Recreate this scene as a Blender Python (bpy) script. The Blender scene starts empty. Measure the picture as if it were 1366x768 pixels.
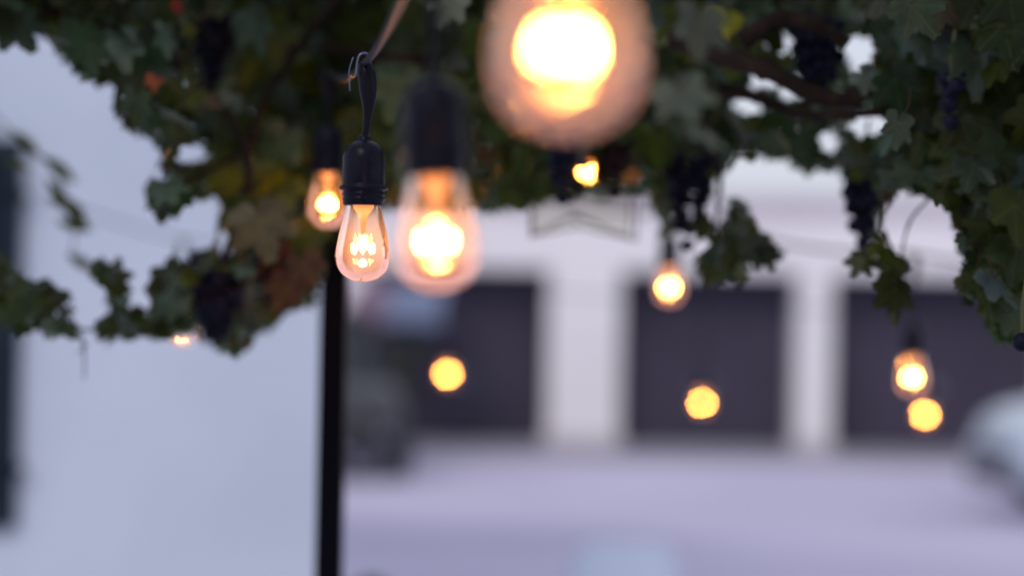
import bpy, bmesh, math, random
import numpy as np
from mathutils import Vector, Matrix, Euler
R = math.radians
PI = math.pi
S = bpy.context.scene
C = S.collection

# ------------------------------------------------------------------ camera
F = 1366 / 36.0 * 85.0
cam_d = bpy.data.cameras.new('camera'); cam = bpy.data.objects.new('camera', cam_d); C.objects.link(cam)
cam_d.lens = 85; cam_d.sensor_width = 36; cam_d.clip_start = 0.05; cam_d.clip_end = 2000
cam.location = (0, 0, 1.6)
M_cam = Matrix.Translation(cam.location) @ Euler((R(90 + 0.906), 0, 0)).to_matrix().to_4x4() @ Matrix.Rotation(R(1.1), 4, 'Z')
cam.matrix_world = M_cam
cam_d.dof.use_dof = True
cam_d.dof.focus_distance = 1.99
cam_d.dof.aperture_fstop = 2.4
cam_d.dof.aperture_blades = 0
S.camera = cam
INV = M_cam.inverted()

def P(px, py, d):
    """a point of the photograph (1366x768) at depth d metres, in world space"""
    return M_cam @ Vector(((px - 683) / F * d, -(py - 384) / F * d, -d))
def proj(v):
    q = INV @ Vector(v)
    return 683 + F * q.x / -q.z, 384 - F * q.y / -q.z

# ------------------------------------------------------------------ world, sun, exposure
SUN_EL, SUN_AZ = 38, 200       # azimuth from +Y, clockwise: behind the camera, slightly left
w = bpy.data.worlds.new('World'); S.world = w; w.use_nodes = True
nt = w.node_tree; nt.nodes.clear()
out = nt.nodes.new('ShaderNodeOutputWorld'); bg = nt.nodes.new('ShaderNodeBackground')
sky = nt.nodes.new('ShaderNodeTexSky'); sky.sky_type = 'NISHITA'; sky.sun_disc = False
sky.sun_elevation = R(SUN_EL); sky.sun_rotation = R(SUN_AZ); sky.air_density = 1.2; sky.dust_density = 3
tc = nt.nodes.new('ShaderNodeTexCoord')
nz = nt.nodes.new('ShaderNodeTexNoise'); nz.inputs['Scale'].default_value = 1.6; nz.inputs['Detail'].default_value = 6
cr = nt.nodes.new('ShaderNodeValToRGB')
cr.color_ramp.elements[0].position = 0.3; cr.color_ramp.elements[0].color = (6.0, 6.6, 8.6, 1)
cr.color_ramp.elements[1].position = 0.7; cr.color_ramp.elements[1].color = (8.3, 8.5, 9.4, 1)
mx = nt.nodes.new('ShaderNodeMix'); mx.data_type = 'RGBA'; mx.inputs['Factor'].default_value = 0.8
L = nt.links
L.new(tc.outputs['Generated'], nz.inputs['Vector']); L.new(nz.outputs['Fac'], cr.inputs['Fac'])
L.new(sky.outputs['Color'], mx.inputs['A']); L.new(cr.outputs['Color'], mx.inputs['B'])
L.new(mx.outputs['Result'], bg.inputs['Color']); L.new(bg.outputs['Background'], out.inputs['Surface'])
bg.inputs['Strength'].default_value = 0.1

sd = bpy.data.lights.new('sun', 'SUN'); sd.energy = 1.0; sd.angle = R(25); sd.color = (1, 0.95, 0.9)
so = bpy.data.objects.new('sun', sd); C.objects.link(so)
az, el = R(SUN_AZ), R(SUN_EL)
sun_dir = Vector((math.sin(az) * math.cos(el), math.cos(az) * math.cos(el), math.sin(el)))
so.rotation_euler = sun_dir.to_track_quat('Z', 'Y').to_euler(); so.location = (0, -5, 12)

S.view_settings.view_transform = 'Standard'; S.view_settings.look = 'None'
S.view_settings.exposure = 0.0; S.view_settings.gamma = 1; S.view_settings.use_curve_mapping = False
S.render.engine = 'CYCLES'
S.cycles.use_denoising = True
S.cycles.use_adaptive_sampling = False
S.cycles.sample_clamp_indirect = 4
S.cycles.max_bounces = 8; S.cycles.transparent_max_bounces = 24
S.cycles.pixel_filter_type = 'BLACKMAN_HARRIS'; S.cycles.filter_width = 2.0

# ------------------------------------------------------------------ materials
def mat(name, col, rough=0.6, metal=0.0, noise=None, bump=None, spec=0.5, emis=None, coat=0.0, attr=None):
    m = bpy.data.materials.new(name); m.use_nodes = True
    n = m.node_tree; b = n.nodes['Principled BSDF']; l = n.links
    b.inputs['Base Color'].default_value = (*col, 1); b.inputs['Roughness'].default_value = rough
    b.inputs['Metallic'].default_value = metal; b.inputs['Specular IOR Level'].default_value = spec
    b.inputs['Coat Weight'].default_value = coat
    tc = n.nodes.new('ShaderNodeTexCoord')
    if noise:                        # (scale, second colour, low, high)
        sc, c2, lo, hi = noise
        t = n.nodes.new('ShaderNodeTexNoise'); t.inputs['Scale'].default_value = sc; t.inputs['Detail'].default_value = 8
        r_ = n.nodes.new('ShaderNodeValToRGB')
        r_.color_ramp.elements[0].position = lo; r_.color_ramp.elements[0].color = (*col, 1)
        r_.color_ramp.elements[1].position = hi; r_.color_ramp.elements[1].color = (*c2, 1)
        l.new(tc.outputs['Object'], t.inputs['Vector']); l.new(t.outputs['Fac'], r_.inputs['Fac'])
        l.new(r_.outputs['Color'], b.inputs['Base Color'])
    if bump:                         # (scale, strength, distance)
        t = n.nodes.new('ShaderNodeTexNoise'); t.inputs['Scale'].default_value = bump[0]; t.inputs['Detail'].default_value = 6
        bp = n.nodes.new('ShaderNodeBump'); bp.inputs['Strength'].default_value = bump[1]; bp.inputs['Distance'].default_value = bump[2]
        l.new(tc.outputs['Object'], t.inputs['Vector']); l.new(t.outputs['Fac'], bp.inputs['Height']); l.new(bp.outputs['Normal'], b.inputs['Normal'])
    if emis:
        b.inputs['Emission Color'].default_value = (*emis[0], 1); b.inputs['Emission Strength'].default_value = emis[1]
    return m

def leaf_mat(name, gloss=0.36, transl=0.34, vein=True):
    m = bpy.data.materials.new(name); m.use_nodes = True
    n = m.node_tree; b = n.nodes['Principled BSDF']; l = n.links; o = n.nodes['Material Output']
    at = n.nodes.new('ShaderNodeAttribute'); at.attribute_name = 'tint'
    tc = n.nodes.new('ShaderNodeTexCoord')
    t = n.nodes.new('ShaderNodeTexNoise'); t.inputs['Scale'].default_value = 60; t.inputs['Detail'].default_value = 5
    l.new(tc.outputs['Object'], t.inputs['Vector'])
    mul = n.nodes.new('ShaderNodeMix'); mul.data_type = 'RGBA'; mul.blend_type = 'MULTIPLY'; mul.inputs['Factor'].default_value = 0.7
    rr = n.nodes.new('ShaderNodeValToRGB'); rr.color_ramp.elements[0].color = (0.45, 0.5, 0.45, 1); rr.color_ramp.elements[1].color = (1.25, 1.2, 1.1, 1)
    rr.color_ramp.elements[0].position = 0.3; rr.color_ramp.elements[1].position = 0.7
    l.new(t.outputs['Fac'], rr.inputs['Fac'])
    l.new(at.outputs['Color'], mul.inputs['A']); l.new(rr.outputs['Color'], mul.inputs['B'])
    # paler veins from the leaf's own coordinate (alpha channel holds nearness to a vein)
    vm = n.nodes.new('ShaderNodeMix'); vm.data_type = 'RGBA'
    vr = n.nodes.new('ShaderNodeMath'); vr.operation = 'POWER'; vr.inputs[1].default_value = 9
    l.new(at.outputs['Alpha'], vr.inputs[0])
    vs = n.nodes.new('ShaderNodeMath'); vs.operation = 'MULTIPLY'; vs.inputs[1].default_value = 0.5 if vein else 0
    l.new(vr.outputs[0], vs.inputs[0]); l.new(vs.outputs[0], vm.inputs['Factor'])
    l.new(mul.outputs['Result'], vm.inputs['A']); vm.inputs['B'].default_value = (0.14, 0.17, 0.07, 1)
    l.new(vm.outputs['Result'], b.inputs['Base Color'])
    b.inputs['Roughness'].default_value = gloss; b.inputs['Specular IOR Level'].default_value = 0.28
    bp = n.nodes.new('ShaderNodeBump'); bp.inputs['Strength'].default_value = 0.35; bp.inputs['Distance'].default_value = 0.0015
    l.new(t.outputs['Fac'], bp.inputs['Height']); l.new(bp.outputs['Normal'], b.inputs['Normal'])
    tr = n.nodes.new('ShaderNodeBsdfTranslucent')
    tm = n.nodes.new('ShaderNodeMix'); tm.data_type = 'RGBA'; tm.blend_type = 'MULTIPLY'; tm.inputs['Factor'].default_value = 1
    l.new(vm.outputs['Result'], tm.inputs['A']); tm.inputs['B'].default_value = (2.6, 2.1, 0.5, 1)
    l.new(tm.outputs['Result'], tr.inputs['Color'])
    ms = n.nodes.new('ShaderNodeMixShader'); ms.inputs['Fac'].default_value = transl
    l.new(b.outputs[0], ms.inputs[1]); l.new(tr.outputs[0], ms.inputs[2]); l.new(ms.outputs[0], o.inputs['Surface'])
    return m

def glass_mat():
    m = bpy.data.materials.new('bulb_glass'); m.use_nodes = True
    n = m.node_tree; l = n.links; n.nodes.clear()
    o = n.nodes.new('ShaderNodeOutputMaterial')
    tr = n.nodes.new('ShaderNodeBsdfTransparent'); tr.inputs['Color'].default_value = (0.95, 0.86, 0.74, 1)
    gl = n.nodes.new('ShaderNodeBsdfGlossy'); gl.inputs['Roughness'].default_value = 0.02; gl.inputs['Color'].default_value = (1, 0.93, 0.84, 1)
    fr = n.nodes.new('ShaderNodeFresnel'); fr.inputs['IOR'].default_value = 1.34
    m1 = n.nodes.new('ShaderNodeMixShader'); l.new(fr.outputs[0], m1.inputs['Fac']); l.new(tr.outputs[0], m1.inputs[1]); l.new(gl.outputs[0], m1.inputs[2])
    # fine film of dust on the glass scatters the lamp's own light
    tl = n.nodes.new('ShaderNodeBsdfTranslucent'); tl.inputs['Color'].default_value = (0.90, 0.58, 0.30, 1)
    df = n.nodes.new('ShaderNodeBsdfDiffuse'); df.inputs['Color'].default_value = (0.42, 0.27, 0.14, 1)
    m2 = n.nodes.new('ShaderNodeMixShader'); m2.inputs['Fac'].default_value = 0.4; l.new(tl.outputs[0], m2.inputs[1]); l.new(df.outputs[0], m2.inputs[2])
    lw = n.nodes.new('ShaderNodeLayerWeight'); lw.inputs['Blend'].default_value = 0.25
    mr = n.nodes.new('ShaderNodeMapRange'); mr.inputs['To Min'].default_value = 0.022; mr.inputs['To Max'].default_value = 0.085
    l.new(lw.outputs['Facing'], mr.inputs['Value'])
    m3 = n.nodes.new('ShaderNodeMixShader'); l.new(mr.outputs[0], m3.inputs['Fac']); l.new(m1.outputs[0], m3.inputs[1]); l.new(m2.outputs[0], m3.inputs[2])
    l.new(m3.outputs[0], o.inputs['Surface'])
    return m

def pane_mat():
    m = mat('window_pane', (0.02, 0.022, 0.028), 0.12, spec=0.4)
    return m

MT = dict(
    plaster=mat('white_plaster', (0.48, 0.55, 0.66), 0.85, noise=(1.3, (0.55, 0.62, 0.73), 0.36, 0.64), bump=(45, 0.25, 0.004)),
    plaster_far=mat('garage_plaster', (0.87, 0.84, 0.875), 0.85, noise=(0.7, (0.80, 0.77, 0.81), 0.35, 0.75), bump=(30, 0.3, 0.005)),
    coping=mat('grey_coping', (0.52, 0.47, 0.52), 0.8, noise=(3, (0.6, 0.55, 0.6), 0.3, 0.7)),
    door=mat('garage_door_paint', (0.066, 0.058, 0.092), 0.7, spec=0.2, noise=(1.2, (0.05, 0.043, 0.07), 0.3, 0.7)),
    paving=mat('lavender_grey_paving', (0.45, 0.405, 0.545), 0.9, noise=(0.30, (0.58, 0.53, 0.68), 0.33, 0.62), bump=(60, 0.4, 0.006)),
    apron=mat('concrete_apron', (0.34, 0.32, 0.37), 0.9, noise=(0.9, (0.28, 0.27, 0.31), 0.3, 0.7)),
    iron=mat('black_post_paint', (0.003, 0.0035, 0.007), 0.5, spec=0.06, bump=(120, 0.15, 0.001)),
    rubber=mat('black_rubber_socket', (0.005, 0.005, 0.012), 0.30, spec=0.12, noise=(90, (0.010, 0.010, 0.022), 0.35, 0.75), bump=(260, 0.25, 0.0006)),
    cord=mat('black_cable_jacket', (0.006, 0.006, 0.012), 0.36, spec=0.14, bump=(300, 0.2, 0.0004)),
    brass=mat('brass_wire', (0.75, 0.5, 0.25), 0.3, 1.0),
    steel=mat('steel_clip', (0.55, 0.6, 0.75), 0.25, 1.0),
    tiewire=mat('dull_tie_wire', (0.16, 0.18, 0.26), 0.35, 0.8),
    stemglass=mat('stem_glass', (0.85, 0.6, 0.45), 0.25, noise=None),
    bark=mat('vine_bark', (0.012, 0.009, 0.008), 0.9, spec=0.1, noise=(40, (0.028, 0.020, 0.016), 0.3, 0.7), bump=(70, 0.8, 0.003)),
    shoot=mat('green_red_shoot', (0.035, 0.022, 0.012), 0.7, spec=0.2),
    grape=mat('dark_blue_grape', (0.004, 0.005, 0.016), 0.5, noise=(50, (0.010, 0.014, 0.040), 0.45, 0.9), spec=0.12),
    grape_r=mat('reddish_brown_grape', (0.016, 0.007, 0.008), 0.5, noise=(50, (0.03, 0.016, 0.014), 0.45, 0.9), spec=0.12),
    stalk=mat('grape_stalk', (0.07, 0.08, 0.03), 0.7),
    leaf=leaf_mat('grape_leaf'), leaf_far=leaf_mat('tree_leaf', 0.6, 0.2, False),
    shutter=mat('dark_blue_shutter_paint', (0.008, 0.018, 0.030), 0.6, spec=0.2),
    frame_paint=mat('window_frame_paint', (0.02, 0.03, 0.045), 0.5),
    pane=pane_mat(), roof=mat('dark_slate_roof', (0.06, 0.06, 0.07), 0.7, noise=(8, (0.09, 0.085, 0.09), 0.3, 0.7)),
    car_dark=mat('dark_grey_car_paint', (0.022, 0.022, 0.03), 0.4, 0.0, coat=0.2),
    car_light=mat('pale_silver_blue_car_paint', (0.50, 0.58, 0.66), 0.3, 0.3, coat=0.8),
    tyre=mat('tyre_rubber', (0.02, 0.02, 0.022), 0.85), rim=mat('alloy_rim', (0.35, 0.37, 0.40), 0.35, 0.9),
    lampglass=mat('headlight_glass', (0.45, 0.55, 0.66), 0.1, 0.3, spec=0.9), redglass=mat('tail_lamp_glass', (0.35, 0.02, 0.02), 0.2),
    plastic=mat('black_plastic_trim', (0.03, 0.03, 0.035), 0.6),
    pink=mat('pink_awning_cloth', (0.20, 0.12, 0.18), 0.9), blue=mat('blue_awning_cloth', (0.17, 0.21, 0.33), 0.9),
    chair=mat('pale_blue_painted_wood', (0.50, 0.60, 0.74), 0.6, noise=(12, (0.44, 0.55, 0.68), 0.35, 0.7)),
    clay=mat('clay_pot', (0.30, 0.22, 0.18), 0.85), soil=mat('soil', (0.04, 0.03, 0.02), 0.95),
    lantern=mat('dark_bronze_wire', (0.12, 0.11, 0.08), 0.5, 0.3), glass=glass_mat(),
)
def lantern_glass():
    m = bpy.data.materials.new('lantern_pane'); m.use_nodes = True
    n = m.node_tree; l = n.links; n.nodes.clear()
    o = n.nodes.new('ShaderNodeOutputMaterial')
    tr = n.nodes.new('ShaderNodeBsdfTransparent'); tr.inputs['Color'].default_value = (0.9, 0.9, 0.84, 1)
    gl = n.nodes.new('ShaderNodeBsdfGlossy'); gl.inputs['Roughness'].default_value = 0.08
    fr = n.nodes.new('ShaderNodeFresnel'); fr.inputs['IOR'].default_value = 1.12
    m1 = n.nodes.new('ShaderNodeMixShader'); l.new(fr.outputs[0], m1.inputs['Fac']); l.new(tr.outputs[0], m1.inputs[1]); l.new(gl.outputs[0], m1.inputs[2])
    l.new(m1.outputs[0], o.inputs['Surface'])
    return m
MT['lantern_pane'] = lantern_glass()
def filament_mat():
    m = bpy.data.materials.new('glowing_filament'); m.use_nodes = True
    n = m.node_tree; n.nodes.clear(); l = n.links
    o = n.nodes.new('ShaderNodeOutputMaterial'); e = n.nodes.new('ShaderNodeEmission')
    e.inputs['Color'].default_value = (1, 0.345, 0.062, 1); e.inputs['Strength'].default_value = 310
    l.new(e.outputs[0], o.inputs['Surface']); return m
MT['filament'] = filament_mat()

# ------------------------------------------------------------------ mesh helpers
def obj(name, bm, m, parent=None, smooth=False):
    me = bpy.data.meshes.new(name)
    if smooth:
        for f in bm.faces: f.smooth = True
    bm.to_mesh(me); bm.free()
    for x in (m if isinstance(m, (list, tuple)) else [m]): me.materials.append(MT[x])
    o = bpy.data.objects.new(name, me); C.objects.link(o)
    if parent: o.parent = parent
    return o
def empty(name, loc=(0, 0, 0), rz=0, rot=None):
    o = bpy.data.objects.new(name, None); C.objects.link(o); o.location = loc
    o.rotation_euler = rot if rot else (0, 0, rz); o.empty_display_size = 0.1
    return o
def tag(o, label=None, cat=None, group=None, kind=None):
    if label: o['label'] = label
    if cat: o['category'] = cat
    if group: o['group'] = group
    if kind: o['kind'] = kind
    return o
def box(bm, c, s, rot=None, bev=0.0):
    v = bmesh.ops.create_cube(bm, size=1)['verts']
    bmesh.ops.scale(bm, vec=s, verts=v)
    if bev:
        ed = list({e for q in v for e in q.link_edges})
        rr = bmesh.ops.bevel(bm, geom=ed, offset=bev, segments=2, affect='EDGES', profile=0.6)
        v = list({q for f in rr['faces'] for q in f.verts} | {q for q in v if q.is_valid})
    if rot is not None: bmesh.ops.rotate(bm, cent=(0, 0, 0), matrix=rot, verts=v)
    bmesh.ops.translate(bm, vec=c, verts=v)
def lathe(bm, prof, seg=32, cap=False, c=(0, 0)):
    rings = []
    for r, z in prof:
        if r < 1e-6: rings.append([bm.verts.new((c[0], c[1], z))])
        else: rings.append([bm.verts.new((c[0] + r * math.cos(2 * PI * i / seg), c[1] + r * math.sin(2 * PI * i / seg), z)) for i in range(seg)])
    for a, b in zip(rings, rings[1:]):
        for i in range(seg):
            j = (i + 1) % seg
            if len(a) == 1 and len(b) == 1: continue
            if len(a) == 1: bm.faces.new((a[0], b[j], b[i]))
            elif len(b) == 1: bm.faces.new((a[i], a[j], b[0]))
            else: bm.faces.new((a[i], a[j], b[j], b[i]))
    if cap:
        for r_ in (rings[0], rings[-1]):
            if len(r_) > 1: bm.faces.new(r_)
def tube(bm, pts, rad, seg=8, closed=False):
    pts = [Vector(p) for p in pts]; n = len(pts)
    rad = rad if isinstance(rad, (list, tuple)) else [rad] * n
    rings = []; up = None
    for i, p in enumerate(pts):
        a = pts[max(i - 1, 0)]; b = pts[min(i + 1, n - 1)]
        t = (b - a).normalized()
        if up is None: up = t.orthogonal().normalized()
        up = (up - t * up.dot(t)).normalized(); s = t.cross(up)
        rings.append([bm.verts.new(p + (up * math.cos(2 * PI * k / seg) + s * math.sin(2 * PI * k / seg)) * rad[i]) for k in range(seg)])
    for a, b in zip(rings, rings[1:]):
        for k in range(seg): bm.faces.new((a[k], a[(k + 1) % seg], b[(k + 1) % seg], b[k]))
    bm.faces.new(rings[0][::-1]); bm.faces.new(rings[-1])
def spline(pts, n=8):
    pts = [Vector(p) for p in pts]; out = []
    for i in range(len(pts) - 1):
        p0 = pts[max(i - 1, 0)]; p1 = pts[i]; p2 = pts[i + 1]; p3 = pts[min(i + 2, len(pts) - 1)]
        for k in range(n):
            t = k / n
            out.append(0.5 * ((2 * p1) + (p2 - p0) * t + (2 * p0 - 5 * p1 + 4 * p2 - p3) * t * t + (3 * p1 - p0 - 3 * p2 + p3) * t ** 3))
    out.append(pts[-1]); return out
def prism(bm, poly, y0, y1, axis='y'):
    """polygon in (x,z) extruded along y"""
    a = [bm.verts.new((x, y0, z)) for x, z in poly]; b = [bm.verts.new((x, y1, z)) for x, z in poly]
    bm.faces.new(a); bm.faces.new(b[::-1])
    for i in range(len(poly)):
        j = (i + 1) % len(poly); bm.faces.new((a[j], a[i], b[i], b[j]))

# ------------------------------------------------------------------ ground
bm = bmesh.new(); bmesh.ops.create_grid(bm, x_segments=2, y_segments=2, size=600)
g = obj('ground', bm, 'paving'); tag(g, kind='structure')

# ------------------------------------------------------------------ garage building
GY, DY = 32.5, 33.3                       # facade plane, door plane
def gx(px, py=500, d=GY): return P(px, py, d).x
garage = empty('garage_building', (0, 0, 0))
tag(garage, 'long low white plastered building with dark garage doors across the yard', 'building')
TOP = 3.22; HEAD = 2.38
x_l = gx(440); openings = [(gx(490), gx(731)), (gx(826), gx(1064)), (gx(1109), gx(1405))]; x_r = gx(1640)
bm = bmesh.new()
edges = [x_l] + [v for o_ in openings for v in o_] + [x_r]
for i in range(0, len(edges), 2):          # piers
    a, b = edges[i], edges[i + 1]
    box(bm, ((a + b) / 2, (GY + DY) / 2, HEAD / 2), (b - a, DY - GY, HEAD))
box(bm, ((x_l + x_r) / 2, (GY + DY) / 2, (HEAD + TOP) / 2), (x_r - x_l, DY - GY, TOP - HEAD))
box(bm, ((x_l + x_r) / 2, (DY + 40.5) / 2, (TOP - 0.3) / 2 ), (x_r - x_l, 40.5 - DY, TOP - 0.3))
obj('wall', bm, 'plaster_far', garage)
bm = bmesh.new(); box(bm, ((x_l + x_r) / 2, GY + 0.4, TOP + 0.11), (x_r - x_l + 0.2, 1.0, 0.22), bev=0.02)
obj('coping', bm, 'coping', garage)
bm = bmesh.new(); box(bm, ((x_l + x_r) / 2, 37.6, TOP - 0.25), (x_r - x_l + 0.1, 5.9, 0.1))
obj('roof', bm, 'roof', garage)
for i in range(0, len(edges), 2):
    a, b = edges[i], edges[i + 1]
    bm = bmesh.new(); box(bm, ((a + b) / 2, GY + 0.3, 0.09), (b - a + 0.08, 0.68, 0.18), bev=0.015); obj('plinth', bm, 'coping', garage)
for a, b in openings:
    dm = bmesh.new(); wd = b - a
    for k in range(5):
        h = HEAD / 5; box(dm, ((a + b) / 2, DY - 0.04, h * (k + 0.5)), (wd - 0.02, 0.05, h - 0.02), bev=0.008)
    box(dm, ((a + b) / 2, DY - 0.013, HEAD / 2), (wd, 0.02, HEAD))
    d_ = obj('garage_door', dm, 'door', garage)
    hm = bmesh.new(); box(hm, ((a + b) / 2, DY - 0.09, 0.85), (0.18, 0.04, 0.05), bev=0.01); obj('handle', hm, 'steel', d_)
bm = bmesh.new(); box(bm, ((x_l + x_r) / 2, 31.4, 0.004), (x_r - x_l, 3.9, 0.008))
ap = obj('driveway_apron', bm, 'apron'); tag(ap, kind='structure')

# ------------------------------------------------------------------ white house on the left (wall corner hidden by the post)
TH = R(6.5)
hc = P(441, 500, 7.0)                      # its near right corner
house = empty('white_house', (hc.x, hc.y, 0), TH)
tag(house, 'white plastered house wall with a dark shuttered window at its edge', 'house')
# window hole: local x measured from corner to the left
wx1 = 0
while proj((hc.x + wx1 * math.cos(TH), hc.y + wx1 * math.sin(TH), 1.6))[0] > 30: wx1 -= .005
wx0 = wx1 - 1.0
wz0 = P(10, 700, 6.95).z; wz1 = P(10, 186, 6.95).z; HH = 5.2
bm = bmesh.new()
W0 = -7.5; T = 0.3
for xa, xb, za, zb in ((wx1, 0, 0, HH), (W0, wx0, 0, HH), (wx0, wx1, 0, wz0), (wx0, wx1, wz1, HH)):
    box(bm, ((xa + xb) / 2, T / 2, (za + zb) / 2), (xb - xa, T, zb - za))
box(bm, (-T / 2, 3.3, HH / 2), (T, 6.0, HH)); box(bm, (W0 + T / 2, 3.3, HH / 2), (T, 6.0, HH)); box(bm, (W0 / 2, 6.45, HH / 2), (-W0, 0.3, HH))
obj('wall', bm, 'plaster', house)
bm = bmesh.new()
a = [(W0 - .3, -.35, HH), (.25, -.35, HH), (.25, 6.95, HH), (W0 - .3, 6.95, HH), (W0 - .3, 3.3, HH + 2.2), (.25, 3.3, HH + 2.2)]
v = [bm.verts.new(q) for q in a]
for f in ((0, 1, 5, 4), (2, 3, 4, 5), (1, 2, 5), (3, 0, 4), (3, 2, 1, 0)): bm.faces.new([v[i] for i in f])
obj('roof', bm, 'roof', house)
bm = bmesh.new(); wc = (wx0 + wx1) / 2; ww = wx1 - wx0; wh = wz1 - wz0; zc = (wz0 + wz1) / 2
for xx in (wx0 + .03, wx1 - .03, wc): box(bm, (xx, 0.12, zc), (0.06, 0.06, wh))
for zz in (wz0 + .03, wz1 - .03, zc): box(bm, (wc, 0.118, zz), (ww - .12, 0.05, 0.06))
wn = obj('window', bm, 'frame_paint', house)
bm = bmesh.new(); box(bm, (wc, 0.15, zc), (ww - .02, 0.008, wh - .02)); obj('pane', bm, 'pane', wn)
bm = bmesh.new(); box(bm, (wc, 0.045, wz0 + .012), (ww - .01, 0.08, 0.02), bev=.004); obj('sill', bm, 'frame_paint', wn)
for sx in (-1, 1):                         # louvred shutters, half closed over the opening
    bm = bmesh.new(); sw = ww / 2 - .01; cx = wc + sx * ww / 4
    for q in (-1, 1): box(bm, (cx + q * (sw / 2 - .03), -0.02, zc), (0.06, 0.035, wh))
    for q in (-1, 0, 1): box(bm, (cx, -0.02, zc + q * (wh / 2 - .035)), (sw - .12, 0.033, 0.07))
    k = wz0 + .1
    while k < wz1 - .1:
        box(bm, (cx, -0.02, k), (sw - .12, 0.006, 0.045), rot=Matrix.Rotation(R(35), 3, 'X')); k += .04
    sh = obj('shutter', bm, 'shutter', house)
    for q in (-.35, .35):
        hm = bmesh.new(); box(hm, (cx + sx * sw / 2, -0.045, zc + q * wh), (0.05, 0.012, 0.03)); obj('hinge', hm, 'iron', sh)

# ------------------------------------------------------------------ trees behind the garages
def leaf_blob(bm, tint_layer, c, size, rnd, n, sz, cols):
    for _ in range(n):
        d = Vector((rnd.gauss(0, 1), rnd.gauss(0, 1), rnd.gauss(0, 1))).normalized() * (rnd.random() ** 0.4)
        p = Vector(c) + Vector((d.x * size[0], d.y * size[1], d.z * size[2]))
        q = Euler((rnd.uniform(0, 6.3), rnd.uniform(0, 6.3), rnd.uniform(0, 6.3))).to_matrix()
        s = sz * rnd.uniform(.6, 1.3)
        vs = [bm.verts.new(p + q @ Vector(u) * s) for u in ((0, -1, 0), (.55, -.2, .12), (0, 1, 0), (-.55, -.2, .12))]
        col = rnd.choice(cols); k = rnd.uniform(.7, 1.3)
        for f in (bm.faces.new((vs[0], vs[1], vs[2])), bm.faces.new((vs[0], vs[2], vs[3]))):
            for lp in f.loops: lp[tint_layer] = (col[0] * k, col[1] * k, col[2] * k, 0)
TREECOL = [(.035, .055, .018), (.05, .075, .02), (.06, .08, .03), (.03, .045, .02)]
def tree(name, label, x, y, h, rad, seed, group):
    rnd = random.Random(seed); root = empty(name, (x, y, 0), rnd.uniform(0, 6))
    tag(root, label, 'tree', group)
    bm = bmesh.new(); tl = h * .55
    tube(bm, spline([(0, 0, 0), (.1, .05, tl * .5), (-.05, .1, tl), (0, 0, h * .8)], 5), [.24 - .2 * i / 15 for i in range(16)], 10)
    for k in range(7):
        a = k * .9 + rnd.random(); z0 = h * rnd.uniform(.28, .55)
        tube(bm, spline([(0, 0, z0), (math.cos(a) * rad * .4, math.sin(a) * rad * .4, z0 + h * .1), (math.cos(a) * rad * .75, math.sin(a) * rad * .75, z0 + h * .24)], 4), [.1 - .08 * i / 8 for i in range(9)], 6)
    obj('trunk', bm, 'bark', root)
    bm = bmesh.new(); tl_ = bm.loops.layers.float_color.new('tint')
    for k in range(46):
        a = rnd.uniform(0, 6.3); rr_ = rad * math.sqrt(rnd.random()); z = h * rnd.uniform(.22, .98)
        kk = 1 - abs(z / h - .55) * .9
        leaf_blob(bm, tl_, (math.cos(a) * rr_ * kk, math.sin(a) * rr_ * kk, z), (rad * .3, rad * .3, h * .075), rnd, 150, .12, TREECOL)
    obj('crown', bm, 'leaf_far', root)
for i, (px, d, h, rad, lb) in enumerate((
        (500, 44, 8.6, 2.0, 'tall dark green tree behind the left end of the garages'),
        (628, 46, 9.2, 1.9, 'dark tree rising over the garage roof right of the hanging bulbs'),
        (748, 45, 8.0, 1.6, 'bushy green tree behind the wide garage pier, under the biggest bulb'),
        (842, 47, 7.0, 1.2, 'slim tree behind the garages, the rightmost against the pale sky'))):
    tree('garden_tree', lb, P(px, 400, d).x, d, h, rad, 20 + i, 'trees behind the garages')

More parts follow.
